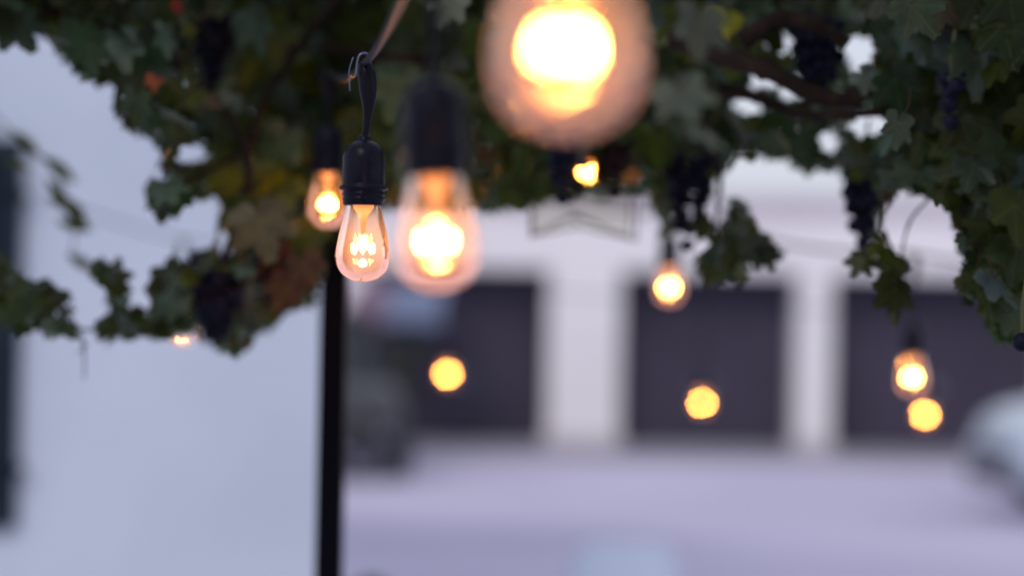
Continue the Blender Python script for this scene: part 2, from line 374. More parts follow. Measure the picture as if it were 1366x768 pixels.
# ------------------------------------------------------------------ cars
def car(name, label, loc, rz, paint, Ln, Wd, st, wheel_x, seed=0, suv=False):
    """st: stations along x: (x, z_low, z_belt, z_roof or None, half width)"""
    root = empty(name, loc, rz); tag(root, label, 'car')
    bm = bmesh.new(); rings = []
    for x, zl, zb, hw in [(s[0], s[1], s[2], s[4]) for s in st]:
        pts = [(-hw * .9, zl), (-hw, zl + .12), (-hw * 1.02, (zl + zb) * .5), (-hw * .97, zb - .08), (-hw * .86, zb), (0, zb + .035), (hw * .86, zb), (hw * .97, zb - .08), (hw * 1.02, (zl + zb) * .5), (hw, zl + .12), (hw * .9, zl)]
        rings.append([bm.verts.new((x, y, z)) for y, z in pts])
    for a, b in zip(rings, rings[1:]):
        for i in range(len(a)): j = (i + 1) % len(a); bm.faces.new((a[i], a[j], b[j], b[i]))
    bm.faces.new(rings[0]); bm.faces.new(rings[-1][::-1])
    bmesh.ops.recalc_face_normals(bm, faces=bm.faces)
    b_ = obj('body', bm, paint, root, True)
    sm = b_.modifiers.new('s', 'SUBSURF'); sm.levels = sm.render_levels = 2
    cab = [s for s in st if s[3]]
    # cabin glass and roof skin
    def ring(s, grow=0.0):
        x, zl, zb, zr, hw = s
        return x, zb, zr, hw
    gm = bmesh.new(); rg = []
    for s in cab:
        x, zb, zr, hw = ring(s); t = hw * .80
        rg.append([gm.verts.new(q) for q in ((x, -hw * .9, zb - .02), (x, -t * .98, zr - .1), (x, -t * .8, zr), (x, t * .8, zr), (x, t * .98, zr - .1), (x, hw * .9, zb - .02))])
    for a, b in zip(rg, rg[1:]):
        for i in range(5): gm.faces.new((a[i], a[i + 1], b[i + 1], b[i]))
    gm.faces.new(rg[0]); gm.faces.new(rg[-1][::-1]); bmesh.ops.recalc_face_normals(gm, faces=gm.faces)
    obj('window', gm, 'pane', root)
    rm = bmesh.new(); rg = []
    for s in cab[1:-1]:
        x, zb, zr, hw = ring(s); t = hw * .80
        rg.append([rm.verts.new(q) for q in ((x, -t - .01, zr - .1), (x, -t * .8, zr + .012), (x, 0, zr + .03), (x, t * .8, zr + .012), (x, t + .01, zr - .1))])
    for a, b in zip(rg, rg[1:]):
        for i in range(4): rm.faces.new((a[i], a[i + 1], b[i + 1], b[i]))
    ro = obj('roof', rm, paint, root, True); so_ = ro.modifiers.new('t', 'SOLIDIFY'); so_.thickness = .03
    for s, s2 in zip(cab, cab[1:]):        # pillars
        for sy in (-1, 1):
            pm = bmesh.new()
            if s is cab[0]: tube(pm, [(s[0], sy * s[4] * .9, s[2]), (s2[0], sy * s2[4] * .79, s2[3] - .05)], .035, 6)
            elif s2 is cab[-1]: tube(pm, [(s[0], sy * s[4] * .79, s[3] - .05), (s2[0], sy * s2[4] * .9, s2[2])], .035, 6)
            else: tube(pm, [(s2[0], sy * s2[4] * .80, s2[3] - .05), (s2[0], sy * s2[4] * .9, s2[2])], .03, 6)
            obj('pillar', pm, paint, root)
    hwm = max(s[4] for s in st); wr = .34 if not suv else .38
    for wx in wheel_x:
        for sy in (-1, 1):
            wm = bmesh.new(); lathe(wm, [(wr * .6, -.1), (wr * .93, -.11), (wr, -.07), (wr, .07), (wr * .93, .11), (wr * .6, .1)], 28)
            wo = obj('wheel', wm, 'tyre', root, True); wo.location = (wx, sy * (hwm - .07), wr); wo.rotation_euler = (PI / 2, 0, 0)
            rm_ = bmesh.new(); lathe(rm_, [(0, .07 * -sy), (wr * .16, .09 * -sy), (wr * .2, .05 * -sy), (wr * .55, .06 * -sy), (wr * .62, .1 * -sy)], 20)
            for k in range(5):
                a = k * 2 * PI / 5; tube(rm_, [(0, 0, -sy * .08), (math.cos(a) * wr * .58, math.sin(a) * wr * .58, -sy * .09)], .025, 6)
            obj('rim', rm_, 'rim', wo, True)
    f = st[-1]; f2 = st[-2]; r0 = st[0]
    for sy in (-1, 1):
        hm = bmesh.new(); bmesh.ops.create_uvsphere(hm, u_segments=16, v_segments=10, radius=1)
        bmesh.ops.scale(hm, vec=(.14, .17, .09), verts=hm.verts); o_ = obj('headlight', hm, 'lampglass', root, True); o_.location = (f[0] - .1, sy * f[4] * .72, f[2] - .14)
        tm = bmesh.new(); box(tm, (r0[0] + .02, sy * r0[4] * .8, r0[2] - .16), (.08, .2, .18), bev=.02); obj('tail_light', tm, 'redglass', root)
        mm = bmesh.new(); box(mm, (cab[-1][0] - .25, sy * (hwm + .1), cab[-1][2] + .08), (.12, .16, .12), bev=.03); obj('wing_mirror', mm, paint, root)
        dm = bmesh.new(); box(dm, (cab[-2][0] - .35, sy * (hwm + .005), cab[-2][2] - .2), (.2, .03, .03), bev=.008); obj('door_handle', dm, 'plastic', root)
    bm = bmesh.new(); box(bm, (f[0] + .0, 0, f[1] + .1), (.1, f[4] * 1.7, .16), bev=.03); obj('front_bumper', bm, 'plastic', root)
    bm = bmesh.new(); box(bm, (f[0] + .03, 0, f[2] - .16), (.04, f[4] * .9, .1), bev=.01); obj('grille', bm, 'plastic', root)
    bm = bmesh.new(); box(bm, (r0[0], 0, r0[1] + .1), (.1, r0[4] * 1.7, .16), bev=.03); obj('rear_bumper', bm, 'plastic', root)
    return root
# pale car at the right, nose to the left
st = [(-2.1, .32, .9, None, .70), (-2.0, .24, 1.02, 1.03, .80), (-1.5, .2, 1.04, 1.45, .84), (-.4, .2, 1.04, 1.56, .86), (.35, .2, 1.05, 1.50, .86), (1.15, .2, 1.06, 1.08, .85), (1.6, .2, 1.02, None, .83), (1.92, .22, .93, None, .78), (2.08, .26, .74, None, .7)]
nose = P(1316, 640, 21.5)
car('parked_car', 'pale silver blue rounded car parked at the right edge of the yard', (nose.x + 2.12, 21.9, 0), PI + R(8), 'car_light', 4.2, 1.7, st, (-1.3, 1.28))
# dark car half hidden behind the post
st2 = [(-2.2, .4, 1.0, None, .8), (-2.15, .3, 1.1, 1.12, .86), (-1.9, .28, 1.1, 1.62, .88), (-.4, .28, 1.08, 1.72, .9), (.45, .28, 1.06, 1.66, .9), (1.05, .28, 1.05, 1.06, .89), (1.75, .28, 1.0, None, .87), (2.1, .34, .85, None, .8), (2.22, .42, .65, None, .7)]
c2 = P(515, 600, 24.5)
car('parked_suv', 'dark grey tall car half hidden behind the black post', (c2.x - .98, 26.3, 0), R(-80), 'car_dark', 4.4, 1.8, st2, (-1.4, 1.4), suv=True)

# ------------------------------------------------------------------ awning on the garage end, dark shrub beside it
aw = empty('awning', (0, 0, 0)); tag(aw, 'faded pink and blue cloth awning at the left end of the garages', 'awning')
ax0, ax1, ax2 = gx(462, 400, 30), gx(512, 400, 30), gx(588, 400, 30); az1 = P(520, 384, 31).z; az0 = P(520, 432, 30).z
for nm, a, b, mt_ in (('pink_cloth', ax0, ax1 - .004, 'pink'), ('blue_cloth', ax1, ax2, 'blue')):
    bm = bmesh.new(); prof = [(GY - .02, az1 + .1), (GY - 1.3, az1 - .12), (GY - 2.1, az0 + .22), (GY - 2.1, az0)]
    N = 12; rows = []
    for i in range(N + 1):
        x = a + (b - a) * i / N
        rows.append([bm.verts.new((x, y, z + (.03 * math.sin(i * 2.1) if k == 3 else 0))) for k, (y, z) in enumerate(prof)])
    for r1, r2 in zip(rows, rows[1:]):
        for k in range(3): bm.faces.new((r1[k], r1[k + 1], r2[k + 1], r2[k]))
    o_ = obj(nm, bm, mt_, aw); so_ = o_.modifiers.new('t', 'SOLIDIFY'); so_.thickness = .01
bm = bmesh.new()
for x in (ax0 + .03, ax2 - .03): tube(bm, [(x, GY - .03, az1 - .45), (x, GY - 2.08, az0 + .2)], .015, 6)
tube(bm, [(ax0, GY - 2.08, az0 + .2), (ax2, GY - 2.08, az0 + .2)], .02, 8); obj('frame', bm, 'iron', aw)

def shrub(name, label, loc, h, rad, seed, n=40, leaf=.06, cols=TREECOL):
    rnd = random.Random(seed); root = empty(name, loc); tag(root, label, 'shrub')
    bm = bmesh.new()
    for k in range(7):
        a = k * .9; tube(bm, spline([(0, 0, 0), (math.cos(a) * rad * .3, math.sin(a) * rad * .3, h * .4), (math.cos(a) * rad * .6, math.sin(a) * rad * .6, h * .85)], 3), .012, 5)
    obj('stem', bm, 'bark', root)
    bm = bmesh.new(); tl_ = bm.loops.layers.float_color.new('tint')
    for k in range(n):
        a = rnd.uniform(0, 6.3); q = rad * math.sqrt(rnd.random()) * .85
        leaf_blob(bm, tl_, (math.cos(a) * q, math.sin(a) * q, h * rnd.uniform(.15, .93)), (rad * .3,) * 3, rnd, 60, leaf, cols)
    obj('foliage', bm, 'leaf_far', root); return root
sp = P(524, 500, 30); shrub('shrub', 'dark green shrub between the tall car and the left garage door', (sp.x, 30.2, 0), 1.45, .32, 5)
sp = P(468, 790, 5.2)
pot_h = .34
pt = empty('plant_pot', (sp.x + .02, sp.y, 0)); tag(pt, 'clay pot standing on the paving behind the post', 'plant pot')
bm = bmesh.new(); lathe(bm, [(0, 0), (.12, 0), (.17, pot_h - .05), (.19, pot_h - .05), (.19, pot_h), (.165, pot_h), (.15, pot_h - .04), (0, pot_h - .04)], 28); obj('pot_body', bm, 'clay', pt, True)
bm = bmesh.new(); lathe(bm, [(0, pot_h - .03), (.15, pot_h - .03)], 20); obj('soil', bm, 'soil', pt)
sh_ = shrub('potted_shrub', 'green bushy plant growing in the clay pot behind the post', (sp.x + .02, sp.y, pot_h - .02), sp.z - pot_h + .13, .1, 8, 26, .018, [(.05, .10, .03), (.04, .08, .03)])

# ------------------------------------------------------------------ pale chair whose back top shows at the bottom edge
cp = P(832, 760, 8.6); ch = empty('garden_chair', (cp.x, cp.y, 0), R(4)); tag(ch, 'pale blue painted garden chair, only its back top in view', 'chair')
ctop = P(832, 722, 8.6).z; hw = .17
for sx in (-1, 1):
    bm = bmesh.new(); box(bm, (sx * hw, -.02, ctop / 2 - .02), (.036, .036, ctop - .06), bev=.006); obj('leg', bm, 'chair', ch)
    bm = bmesh.new(); box(bm, (sx * hw, .38, .22), (.036, .036, .44), bev=.006); obj('leg', bm, 'chair', ch)
bm = bmesh.new(); box(bm, (0, .18, .455), (.40, .44, .03), bev=.01); obj('seat', bm, 'chair', ch)
bm = bmesh.new()
pr = [(-.165, ctop - .24), (.165, ctop - .24), (.165, ctop - .03), (.14, ctop), (-.12, ctop + .004), (-.15, ctop - .015), (-.168, ctop - .05)]
prism(bm, pr, -.052, -.03); obj('backrest', bm, 'chair', ch)
bm = bmesh.new(); box(bm, (0, -.02, ctop - .36), (.31, .02, .05), bev=.005); obj('stretcher', bm, 'chair', ch)

# ------------------------------------------------------------------ pergola
pt_ = P(444, 500, 3.12); pb_x, pb_y = pt_.x, pt_.y
perg = empty('pergola', (pb_x, pb_y, 0)); tag(perg, 'slim black steel pergola post standing behind the sharp bulb', 'pergola')
BH = 2.28
bm = bmesh.new(); box(bm, (0, 0, BH / 2), (.0350, .0350, BH), bev=.003); obj('post', bm, 'iron', perg)
bm = bmesh.new(); box(bm, (0, 0, .004), (.12, .12, .008)); obj('base_plate', bm, 'iron', perg)
bm = bmesh.new(); box(bm, (2.6, 0, BH / 2), (.0350, .0350, BH), bev=.003); obj('post', bm, 'iron', perg)
for yy in (-1.9, -1.2, -.5, 0, .45):
    bm = bmesh.new(); box(bm, (.9, yy, BH + .02 if yy == 0 else BH + .055), (4.4, .03, .03), bev=.003); obj('crossbeam', bm, 'iron', perg)
for xx in (-.9, 2.6):
    bm = bmesh.new(); box(bm, (xx, -.7, BH + .02), (.025, 2.5, .025)); obj('side_rail', bm, 'iron', perg)

# ------------------------------------------------------------------ festoon lamps
def make_lamp():
    root = empty('festoon_lamp')
    mm = .001
    bm = bmesh.new()
    sp_ = [(3.4, 93), (5.6, 92), (6.0, 90.5), (6.0, 88.5), (8.5, 87.6), (12, 85.6), (15, 82.5), (16.8, 78.5), (17.5, 74), (17.6, 53), (17.4, 51.6), (20.0, 51), (20.3, 49.6), (20.0, 48.2), (17.2, 47.6),
           (17.0, 45.6), (17.6, 45), (17.6, 43.6), (16.9, 43), (16.9, 41.4), (17.4, 40.9), (17.4, 39.5), (16.8, 39), (16.7, 35.8), (16.2, 35), (14.9, 35), (14.8, 38), (0, 38)]
    lathe(bm, [(r * mm, z * mm) for r, z in sp_], 56)
    for k in range(3):                      # moulded ribs on the shoulder
        a = k * 2 * PI / 3 + .5
        box(bm, (math.cos(a) * .0178, math.sin(a) * .0178, .043), (.002, .004, .013), rot=None)
    obj('socket', bm, 'rubber', root, True)
    bm = bmesh.new()
    gp = [(14.3, 38), (14.6, 35), (15.2, 31), (16.4, 25.5), (18.0, 19), (19.6, 12.5), (21.0, 6), (22.0, 0), (22.5, -5), (22.4, -9), (21.6, -13), (20.0, -17), (17.4, -20.6), (14, -23.4), (10, -25.6), (5.5, -26.9), (2.5, -27.3), (0, -27.4)]
    pts = spline([(r, 0, z) for r, z in gp], 3)
    lathe(bm, [(max(p.x, 0) * mm if i < len(pts) - 1 else 0, p.z * mm) for i, p in enumerate(pts)], 64)
    gl = obj('glass_bulb', bm, 'glass', root, True)
    bm = bmesh.new()
    lathe(bm, [(r * mm, z * mm) for r, z in ((9, 37), (8.4, 33), (5, 28), (3.2, 22), (2.6, 14), (3.6, 11), (2.2, 9.5), (0, 9.2))], 20)
    obj('stem', bm, 'stemglass', gl, True)
    # support wires, then the zigzag filament
    fil = []; N = 9
    for i in range(N):
        a = PI * (1.08 - 1.16 * i / (N - 1))
        fil.append(Vector((8.4 * math.cos(a), -5.0 * math.sin(a) + 2.0, (2.6 if i % 2 else -3.4))) * mm)
    bm = bmesh.new()
    for i in (0, 1, 3, 5, 7, 8): tube(bm, [(0, 0, .0105), fil[i] * .55 + Vector((0, 0, .0035)), fil[i]], .00025, 5)
    obj('support_wire', bm, 'brass', gl)
    bm = bmesh.new()
    tube(bm, fil, .0012, 8)
    fo = obj('filament', bm, 'filament', gl)
    ld = bpy.data.lights.new('filament_light', 'POINT'); ld.energy = LAMP_W; ld.color = (1, .47, .12); ld.shadow_soft_size = .004
    lo = bpy.data.objects.new('filament_light', ld); C.objects.link(lo); lo.parent = root; lo.location = (0, 0, 0.0)
    return root
LAMP_W = 0.75
def copy_tree(o, parent=None):
    c = o.copy(); C.objects.link(c); c.parent = parent
    for k in list(o.children): copy_tree(k, c)
    return c
CRD = {}
def finish_lamp(root, fpos, tilt, cable_pt, label, group):
    """place filament centre at fpos; own cord from the socket up to the cable"""
    root.location = fpos; root.rotation_euler = tilt; tag(root, label, 'string light', group)
    mw = Matrix.Translation(fpos) @ Euler(tilt).to_matrix().to_4x4(); inv = mw.inverted()
    top = inv @ Vector(cable_pt)
    bm = bmesh.new(); z1 = top.z - .052
    n = 10; base = Vector((0, 0, .089)); pts = []; rad = []
    for i in range(n + 1):
        t = i / n; p = base.lerp(top, t); bow = math.sin(PI * t) * .0025
        p.x += bow; pts.append(p)
        dz = (top - p).length
        rad.append(.0031 if dz > .052 else .0031 + (.0078 - .0031) * min(1, (.052 - dz) / .034))
    # finer near the top so that the moulded junction tapers
    pts2 = []; rad2 = []   # the cord thickens into the moulded tee under the cable
    for i in range(41):
        t = i / 40; p = base.lerp(top, t); p.x += math.sin(PI * t) * .003; dz = (top - p).length
        q = min(1, max(0, (.050 - dz) / .032)); q = q * q * (3 - 2 * q)
        r_ = .0031 + .0045 * q
        if dz < .008: r_ *= .72 + .28 * dz / .008
        pts2.append(p); rad2.append(r_)
    tube(bm, pts2, rad2, 14); obj('cord', bm, 'cord', root, True)

lamp0 = make_lamp()
main_pos = P(484, 331, 1.99)
LAMPS = [  # px, py of the filament, depth, cable px, py, label, string, cord tilt
    (484, 331, 1.99, 487, 84, 'sharply focused clear bulb in a black socket, left of centre', 'a', 0),
    (583, 321, 1.33, 572, -92, 'blurred glowing bulb just right of the sharp one', 'a', 0),
    (757, 62, .835, 757, -520, 'huge out of focus glowing bulb at the top of the picture', 'a', 0),
    (438, 272, 2.76, 436, 92, 'small glowing bulb peeking out left of the sharp bulb', 'a', 0),
    (893, 383, 4.1, 893, 282, 'glowing bulb with visible glass hanging beside the blue grapes in the middle', 'b', 0),
    (1217, 503, 4.0, 1218, 338, 'glowing bulb in a dark socket below the right leaves, upper of a pair', 'b', 0),
    (597, 499, 7.4, 600, 370, 'round yellow glow in front of the left garage door', 'c', 0),
    (937, 537, 7.4, 938, 400, 'round yellow glow low in front of the middle garage door', 'c', 0),
    (1234, 553, 7.6, 1236, 410, 'round yellow glow in front of the right garage door, lower of a pair', 'c', 0),
    (785, 229, 3.3, 786, 60, 'small orange glow among dark grapes under the huge bulb', 'd', 0),
    (244, 438, 5.2, 244, 320, 'tiny glow at the lower edge of the left leaves beside dark grapes', 'e', 0),
]
GRP = 'bulbs of the festoon string lights'
tilt0 = (0, R(-2.2), 0)
cable_pts = {}
proto = []
for i in range(len(LAMPS)): proto.append(lamp0 if i == 0 else copy_tree(lamp0))
for i, (px, py, d, cx, cy, lb, s_, tl) in enumerate(LAMPS):
    fp = P(px, py, d); cpt = P(cx, cy, d)
    ax_ = (cpt - fp).normalized()
    ty = math.atan2(ax_.x, ax_.z)
    rz_ = 0 if i == 0 else [0, .5, 1.9, 2.6, .9, 1.3, .3, 2.2, 1.1, .7, 1.6][i]
    q = Matrix.Rotation(ty, 3, 'Y') @ Matrix.Rotation(rz_ * .35, 3, 'Z')
    finish_lamp(proto[i], fp, tuple(q.to_euler()), cpt, lb, GRP)
    cable_pts.setdefault(s_, []).append(cpt)

# cables
def cable(pts, label, sag=.02, name='light_cable', rad=.0031):
    pts = [Vector(p) for p in pts]; full = []
    for a, b in zip(pts, pts[1:]):
        n = 14
        for i in range(n): t = i / n; p = a.lerp(b, t); p.z -= sag * 4 * t * (1 - t) * min(1, (b - a).length); full.append(p)
    full.append(pts[-1])
    bm = bmesh.new(); tube(bm, full, rad, 10); o = obj(name, bm, 'cord', None, True); tag(o, label, 'cable', 'cables of the string lights'); return o
A = cable_pts['a']   # main, lamp2, big, lamp3
cable([P(800, -900, .62), A[2], A[1], A[0], A[3], P(398, 110, 3.2), P(330, 60, 3.9)], 'black cable carrying the sharp bulb and its neighbours towards the camera', .015)
B = cable_pts['b']; cable([P(690, 250, 4.3), B[0], B[1], P(1420, 345, 3.9)], 'thin dark cable carrying the two mid distance bulbs', .05)
Cc = cable_pts['c']; cable([P(400, 350, 6.4), Cc[0], Cc[1], Cc[2], P(1450, 380, 7.6)], 'faint far cable carrying the three yellow glows over the yard', .02, rad=.0025)
D_ = cable_pts['d']; cable([P(640, 30, 3.4), D_[0], P(960, 40, 3.2)], 'cable hidden in the leaves above the small orange glow', .01)
E_ = cable_pts['e']; cable([P(60, 262, 5.0), E_[0], P(420, 330, 5.6)], 'thin faint cable crossing in front of the white house wall', .02, rad=.0022)
# little metal hook tying the cable above the sharp bulb
bm = bmesh.new(); j = A[0]
tube(bm, spline([j + Vector((-.007, -.006, -.012)), j + Vector((-.005, -.008, .003)), j + Vector((-.001, -.007, .007)), j + Vector((.003, -.003, .006)), j + Vector((.004, .003, .003))], 5), .0011, 8)
tube(bm, spline([j + Vector((-.0095, -.004, .004)), j + Vector((-.0125, -.005, -.008)), j + Vector((-.0115, -.005, -.024))], 4), .0006, 6)
o_ = obj('cable_tie', bm, 'tiewire', None, True); tag(o_, 'small shiny wire tie round the cable above the sharp bulb', 'tie')

# ------------------------------------------------------------------ hanging wire lantern under the big bulb
ld = 3.05; lc = P(777, 250, ld); lan = empty('hanging_lantern', (lc.x, lc.y, lc.z)); tag(lan, 'thin bronze wire and glass lantern hanging below the huge bulb', 'lantern')
def lp(px, py, dy): v_ = P(px, py, ld) - lc; return Vector((v_.x, dy, v_.z))
hwd = .05
Fp = [lp(708, 318, -hwd), lp(764, 289, -hwd - .012), lp(846, 323, -hwd)]; Bp = [lp(712, 312, hwd), lp(772, 300, hwd + .01), lp(842, 316, hwd)]
Ft = [lp(704, 165, -hwd), lp(850, 170, -hwd)]; Bt = [lp(708, 170, hwd), lp(846, 172, hwd)]; apx = lp(777, 105, 0)
bm = bmesh.new()
for a, b in ((Fp[0], Fp[1]), (Fp[1], Fp[2]), (Bp[0], Bp[1]), (Bp[1], Bp[2]), (Fp[0], Bp[0]), (Fp[2], Bp[2]), (Fp[1], Bp[1]), (Ft[0], Ft[1]), (Bt[0], Bt[1]), (Ft[0], Bt[0]), (Ft[1], Bt[1]),
             (Fp[0], Ft[0]), (Fp[2], Ft[1]), (Bp[0], Bt[0]), (Bp[2], Bt[1]), (Ft[0], apx), (Ft[1], apx), (Bt[0], apx), (Bt[1], apx)): tube(bm, [a, b], .0014, 6)
tube(bm, [apx, apx + Vector((0, 0, .12))], .001, 6); obj('wire_frame', bm, 'lantern', lan)
bm = bmesh.new()
for q in ((Bp[0], Bp[1], Bp[2], Bt[1], Bt[0]),): bm.faces.new([bm.verts.new(v_) for v_ in q])
go = obj('glass_pane', bm, 'lantern_pane', lan); so_ = go.modifiers.new('t', 'SOLIDIFY'); so_.thickness = .002

# ------------------------------------------------------------------ vines
LOB = [(0, 1.0, 17), (52, .86, 16), (-52, .86, 16), (106, .66, 20), (-106, .66, 20)]
def leaf_r(th):
    r = .44
    for a, h, wd in LOB:
        dd = (th - a + 180) % 360 - 180
        r = max(r, .40 + (h - .40) * math.exp(-(dd / wd) ** 2 * .55) )
    dd = abs((th - 180 + 180) % 360 - 180)
    if dd < 26: r *= .25 + .75 * (dd / 26)
    return r
NT = 56
ANG = [i * 360 / NT for i in range(NT)]
RAD = [leaf_r(a) * (1 + (.075 if i % 2 else -.03)) for i, a in enumerate(ANG)]
def near_vein(a): return max(math.exp(-(((a - q + 180) % 360 - 180) / 4.0) ** 2) for q, _, _ in LOB)
VEIN = [near_vein(a) for a in ANG]
def leaf_pts(rnd):
    """local outline: tip towards -z of the leaf frame (u down), returns rings in leaf frame (x, n, z)"""
    cup = rnd.uniform(-.35, .45); fold = rnd.uniform(0, .35); wav = rnd.uniform(.02, .07); ph = rnd.uniform(0, 6.3)
    sx = rnd.uniform(.85, 1.1); inner = []; outer = []
    for i, a in enumerate(ANG):
        t = R(a)
        for k, lst in ((.5, inner), (1, outer)):
            r = RAD[i] * k if k == 1 else leaf_r(a) * .5
            x = math.sin(t) * r * sx; z = -math.cos(t) * r
            nn = cup * r * r * .5 - fold * abs(x) * .6 + wav * math.sin(3 * t + ph) * k + (-.035 * VEIN[i] * k)
            lst.append(Vector((x, nn, z)))
    return inner, outer
PAL = [((.014, .024, .006), 26), ((.022, .032, .006), 26), ((.034, .042, .006), 14), ((.014, .030, .018), 16), ((.055, .062, .010), 3), ((.036, .022, .010), 2), ((.030, .048, .038), 6), ((.050, .078, .088), 22), ((.008, .012, .005), 14)]  # the pale blue-grey tones hold painted sky sheen
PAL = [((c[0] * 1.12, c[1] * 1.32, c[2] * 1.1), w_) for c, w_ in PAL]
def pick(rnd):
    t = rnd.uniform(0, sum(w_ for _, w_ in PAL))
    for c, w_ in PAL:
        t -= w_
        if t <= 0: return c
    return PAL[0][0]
def inpoly(X, Y, poly):
    ins = np.zeros(X.shape, bool); n = len(poly)
    for i in range(n):
        x1, y1 = poly[i]; x2, y2 = poly[(i + 1) % n]
        if y1 == y2: continue
        c = ((y1 > Y) != (y2 > Y)) & (X < (x2 - x1) * (Y - y1) / (y2 - y1) + x1); ins ^= c
    return ins
STEP = 4; OX, OY = -200, -240
GX_, GY_ = np.meshgrid(np.arange(OX, 1560, STEP) + STEP / 2, np.arange(OY, 560, STEP) + STEP / 2)
MASK = np.zeros(GX_.shape, bool)
REG = [
    # left mass
    [(-190, -230), (-190, 40), (-40, 60), (0, 52), (12, 70), (28, 50), (46, 38), (60, 52), (78, 78), (100, 96), (112, 112), (126, 118), (146, 113), (150, 140), (163, 166), (176, 186), (196, 180), (214, 205), (200, 238), (190, 252), (193, 276), (214, 298), (236, 296), (256, 268), (296, 262), (290, 292), (280, 332), (262, 350), (250, 420), (262, 450), (300, 478), (330, 470), (348, 470), (360, 440), (388, 415), (425, 405), (440, 330), (452, 300), (470, 285), (560, 282), (660, 284), (700, 280), (760, 262), (800, 270), (850, 262), (868, 270), (880, 318), (900, 325), (905, 290), (930, 255), (962, 232), (1000, 215), (1040, 212), (1064, 226), (1085, 238), (1104, 222), (1124, 232), (1128, 280), (1140, 330), (1160, 345), (1178, 350), (1178, 405), (1192, 436), (1208, 400), (1214, 350), (1190, 330), (1180, 295), (1190, 262), (1230, 262), (1268, 282), (1280, 345), (1272, 385), (1300, 412), (1318, 448), (1340, 468), (1366, 440), (1450, 460), (1550, 420), (1550, -230)],
    [(2, 330), (14, 352), (30, 362), (42, 378), (62, 368), (72, 384), (96, 384), (98, 402), (84, 410), (96, 428), (106, 440), (122, 478), (116, 492), (106, 470), (98, 452), (62, 455), (58, 440), (46, 436), (40, 452), (16, 455), (12, 430), (-30, 440), (-60, 380)],
    [(118, 372), (124, 350), (136, 340), (142, 360), (156, 336), (162, 345), (166, 370), (182, 392), (178, 402), (160, 398), (168, 420), (184, 424), (196, 418), (198, 385), (200, 360), (222, 352), (228, 330), (238, 345), (248, 345), (256, 380), (258, 440), (236, 452), (190, 454), (160, 452), (144, 462), (132, 450), (126, 428), (142, 418), (146, 400), (134, 384)],
    [(926, 338), (930, 366), (950, 385), (966, 383), (964, 362), (985, 385), (1004, 378), (998, 348), (1010, 345), (1048, 346), (1050, 338), (1030, 322), (1010, 300), (990, 265), (975, 262), (968, 290), (955, 300), (944, 330)],
]
HOLES = [(290, 408, 36, 50), (284, 70, 28, 46), (366, 376, 22, 36), (752, 232, 20, 34), (824, 222, 16, 34), (920, 262, 28, 52), (1152, 285, 22, 44), (1092, 90, 34, 50), (118, 69, 15, 9), (226, 96, 20, 7), (238, 118, 7, 14), (183, 146, 8, 9), (252, 205, 24, 10), (292, 232, 9, 8), (214, 232, 9, 10), (420, 306, 9, 14), (300, 330, 10, 22), (348, 455, 8, 10),
         (1146, 64, 22, 17), (1150, 90, 16, 10), (1158, 166, 28, 14), (1105, 190, 12, 15), (1050, 58, 30, 9), (1058, 124, 16, 10), (998, 140, 20, 12), (1038, 152, 8, 12), (1232, 300, 40, 34), (1180, 368, 5, 4), (646, 212, 16, 26), (948, 290, 15, 22), (1144, 358, 5, 7),
         (38, 402, 9, 8), (76, 415, 9, 8), (785, 229, 13, 16), (787, 280, 16, 20), (830, 290, 20, 18), (1020, 108, 34, 7)]
for p in REG: MASK |= inpoly(GX_, GY_, p)
FULL = MASK.copy(); HM = np.zeros(MASK.shape, bool); NG = 8
for x, y, a, b in HOLES: HM |= ((GX_ - x) / a) ** 2 + ((GY_ - y) / b) ** 2 < 1
MASK &= ~HM
def depth_at(px, py, rnd):
    if px < 330 and py > 300: base, sp_ = 2.65, .12
    elif px < 260: base, sp_ = 2.62, .2
    elif 380 < px < 520: base, sp_ = 2.95, .10
    elif px < 700: base, sp_ = 2.95, .3
    elif px < 900: base, sp_ = 2.95, .3
    elif px < 1150: base, sp_ = 2.75, .25
    elif px < 1250: base, sp_ = 2.5, .2
    else: base, sp_ = 2.34, .16
    return base + rnd.uniform(-sp_, sp_)
def cell(x, y): return int((y - OY) // STEP), int((x - OX) // STEP)
H_, W_ = MASK.shape
def in_mask(x, y):
    r, c = cell(x, y); return (r < 0 or c < 0 or r >= H_ or c >= W_) or MASK[r, c]
VINES = {}
def vine_of(px): return 0 if px < 470 else (1 if px < 880 else 2)
vrnd = random.Random(11)
leafsets = [[], [], []]
COV = np.zeros(MASK.shape, np.int16)
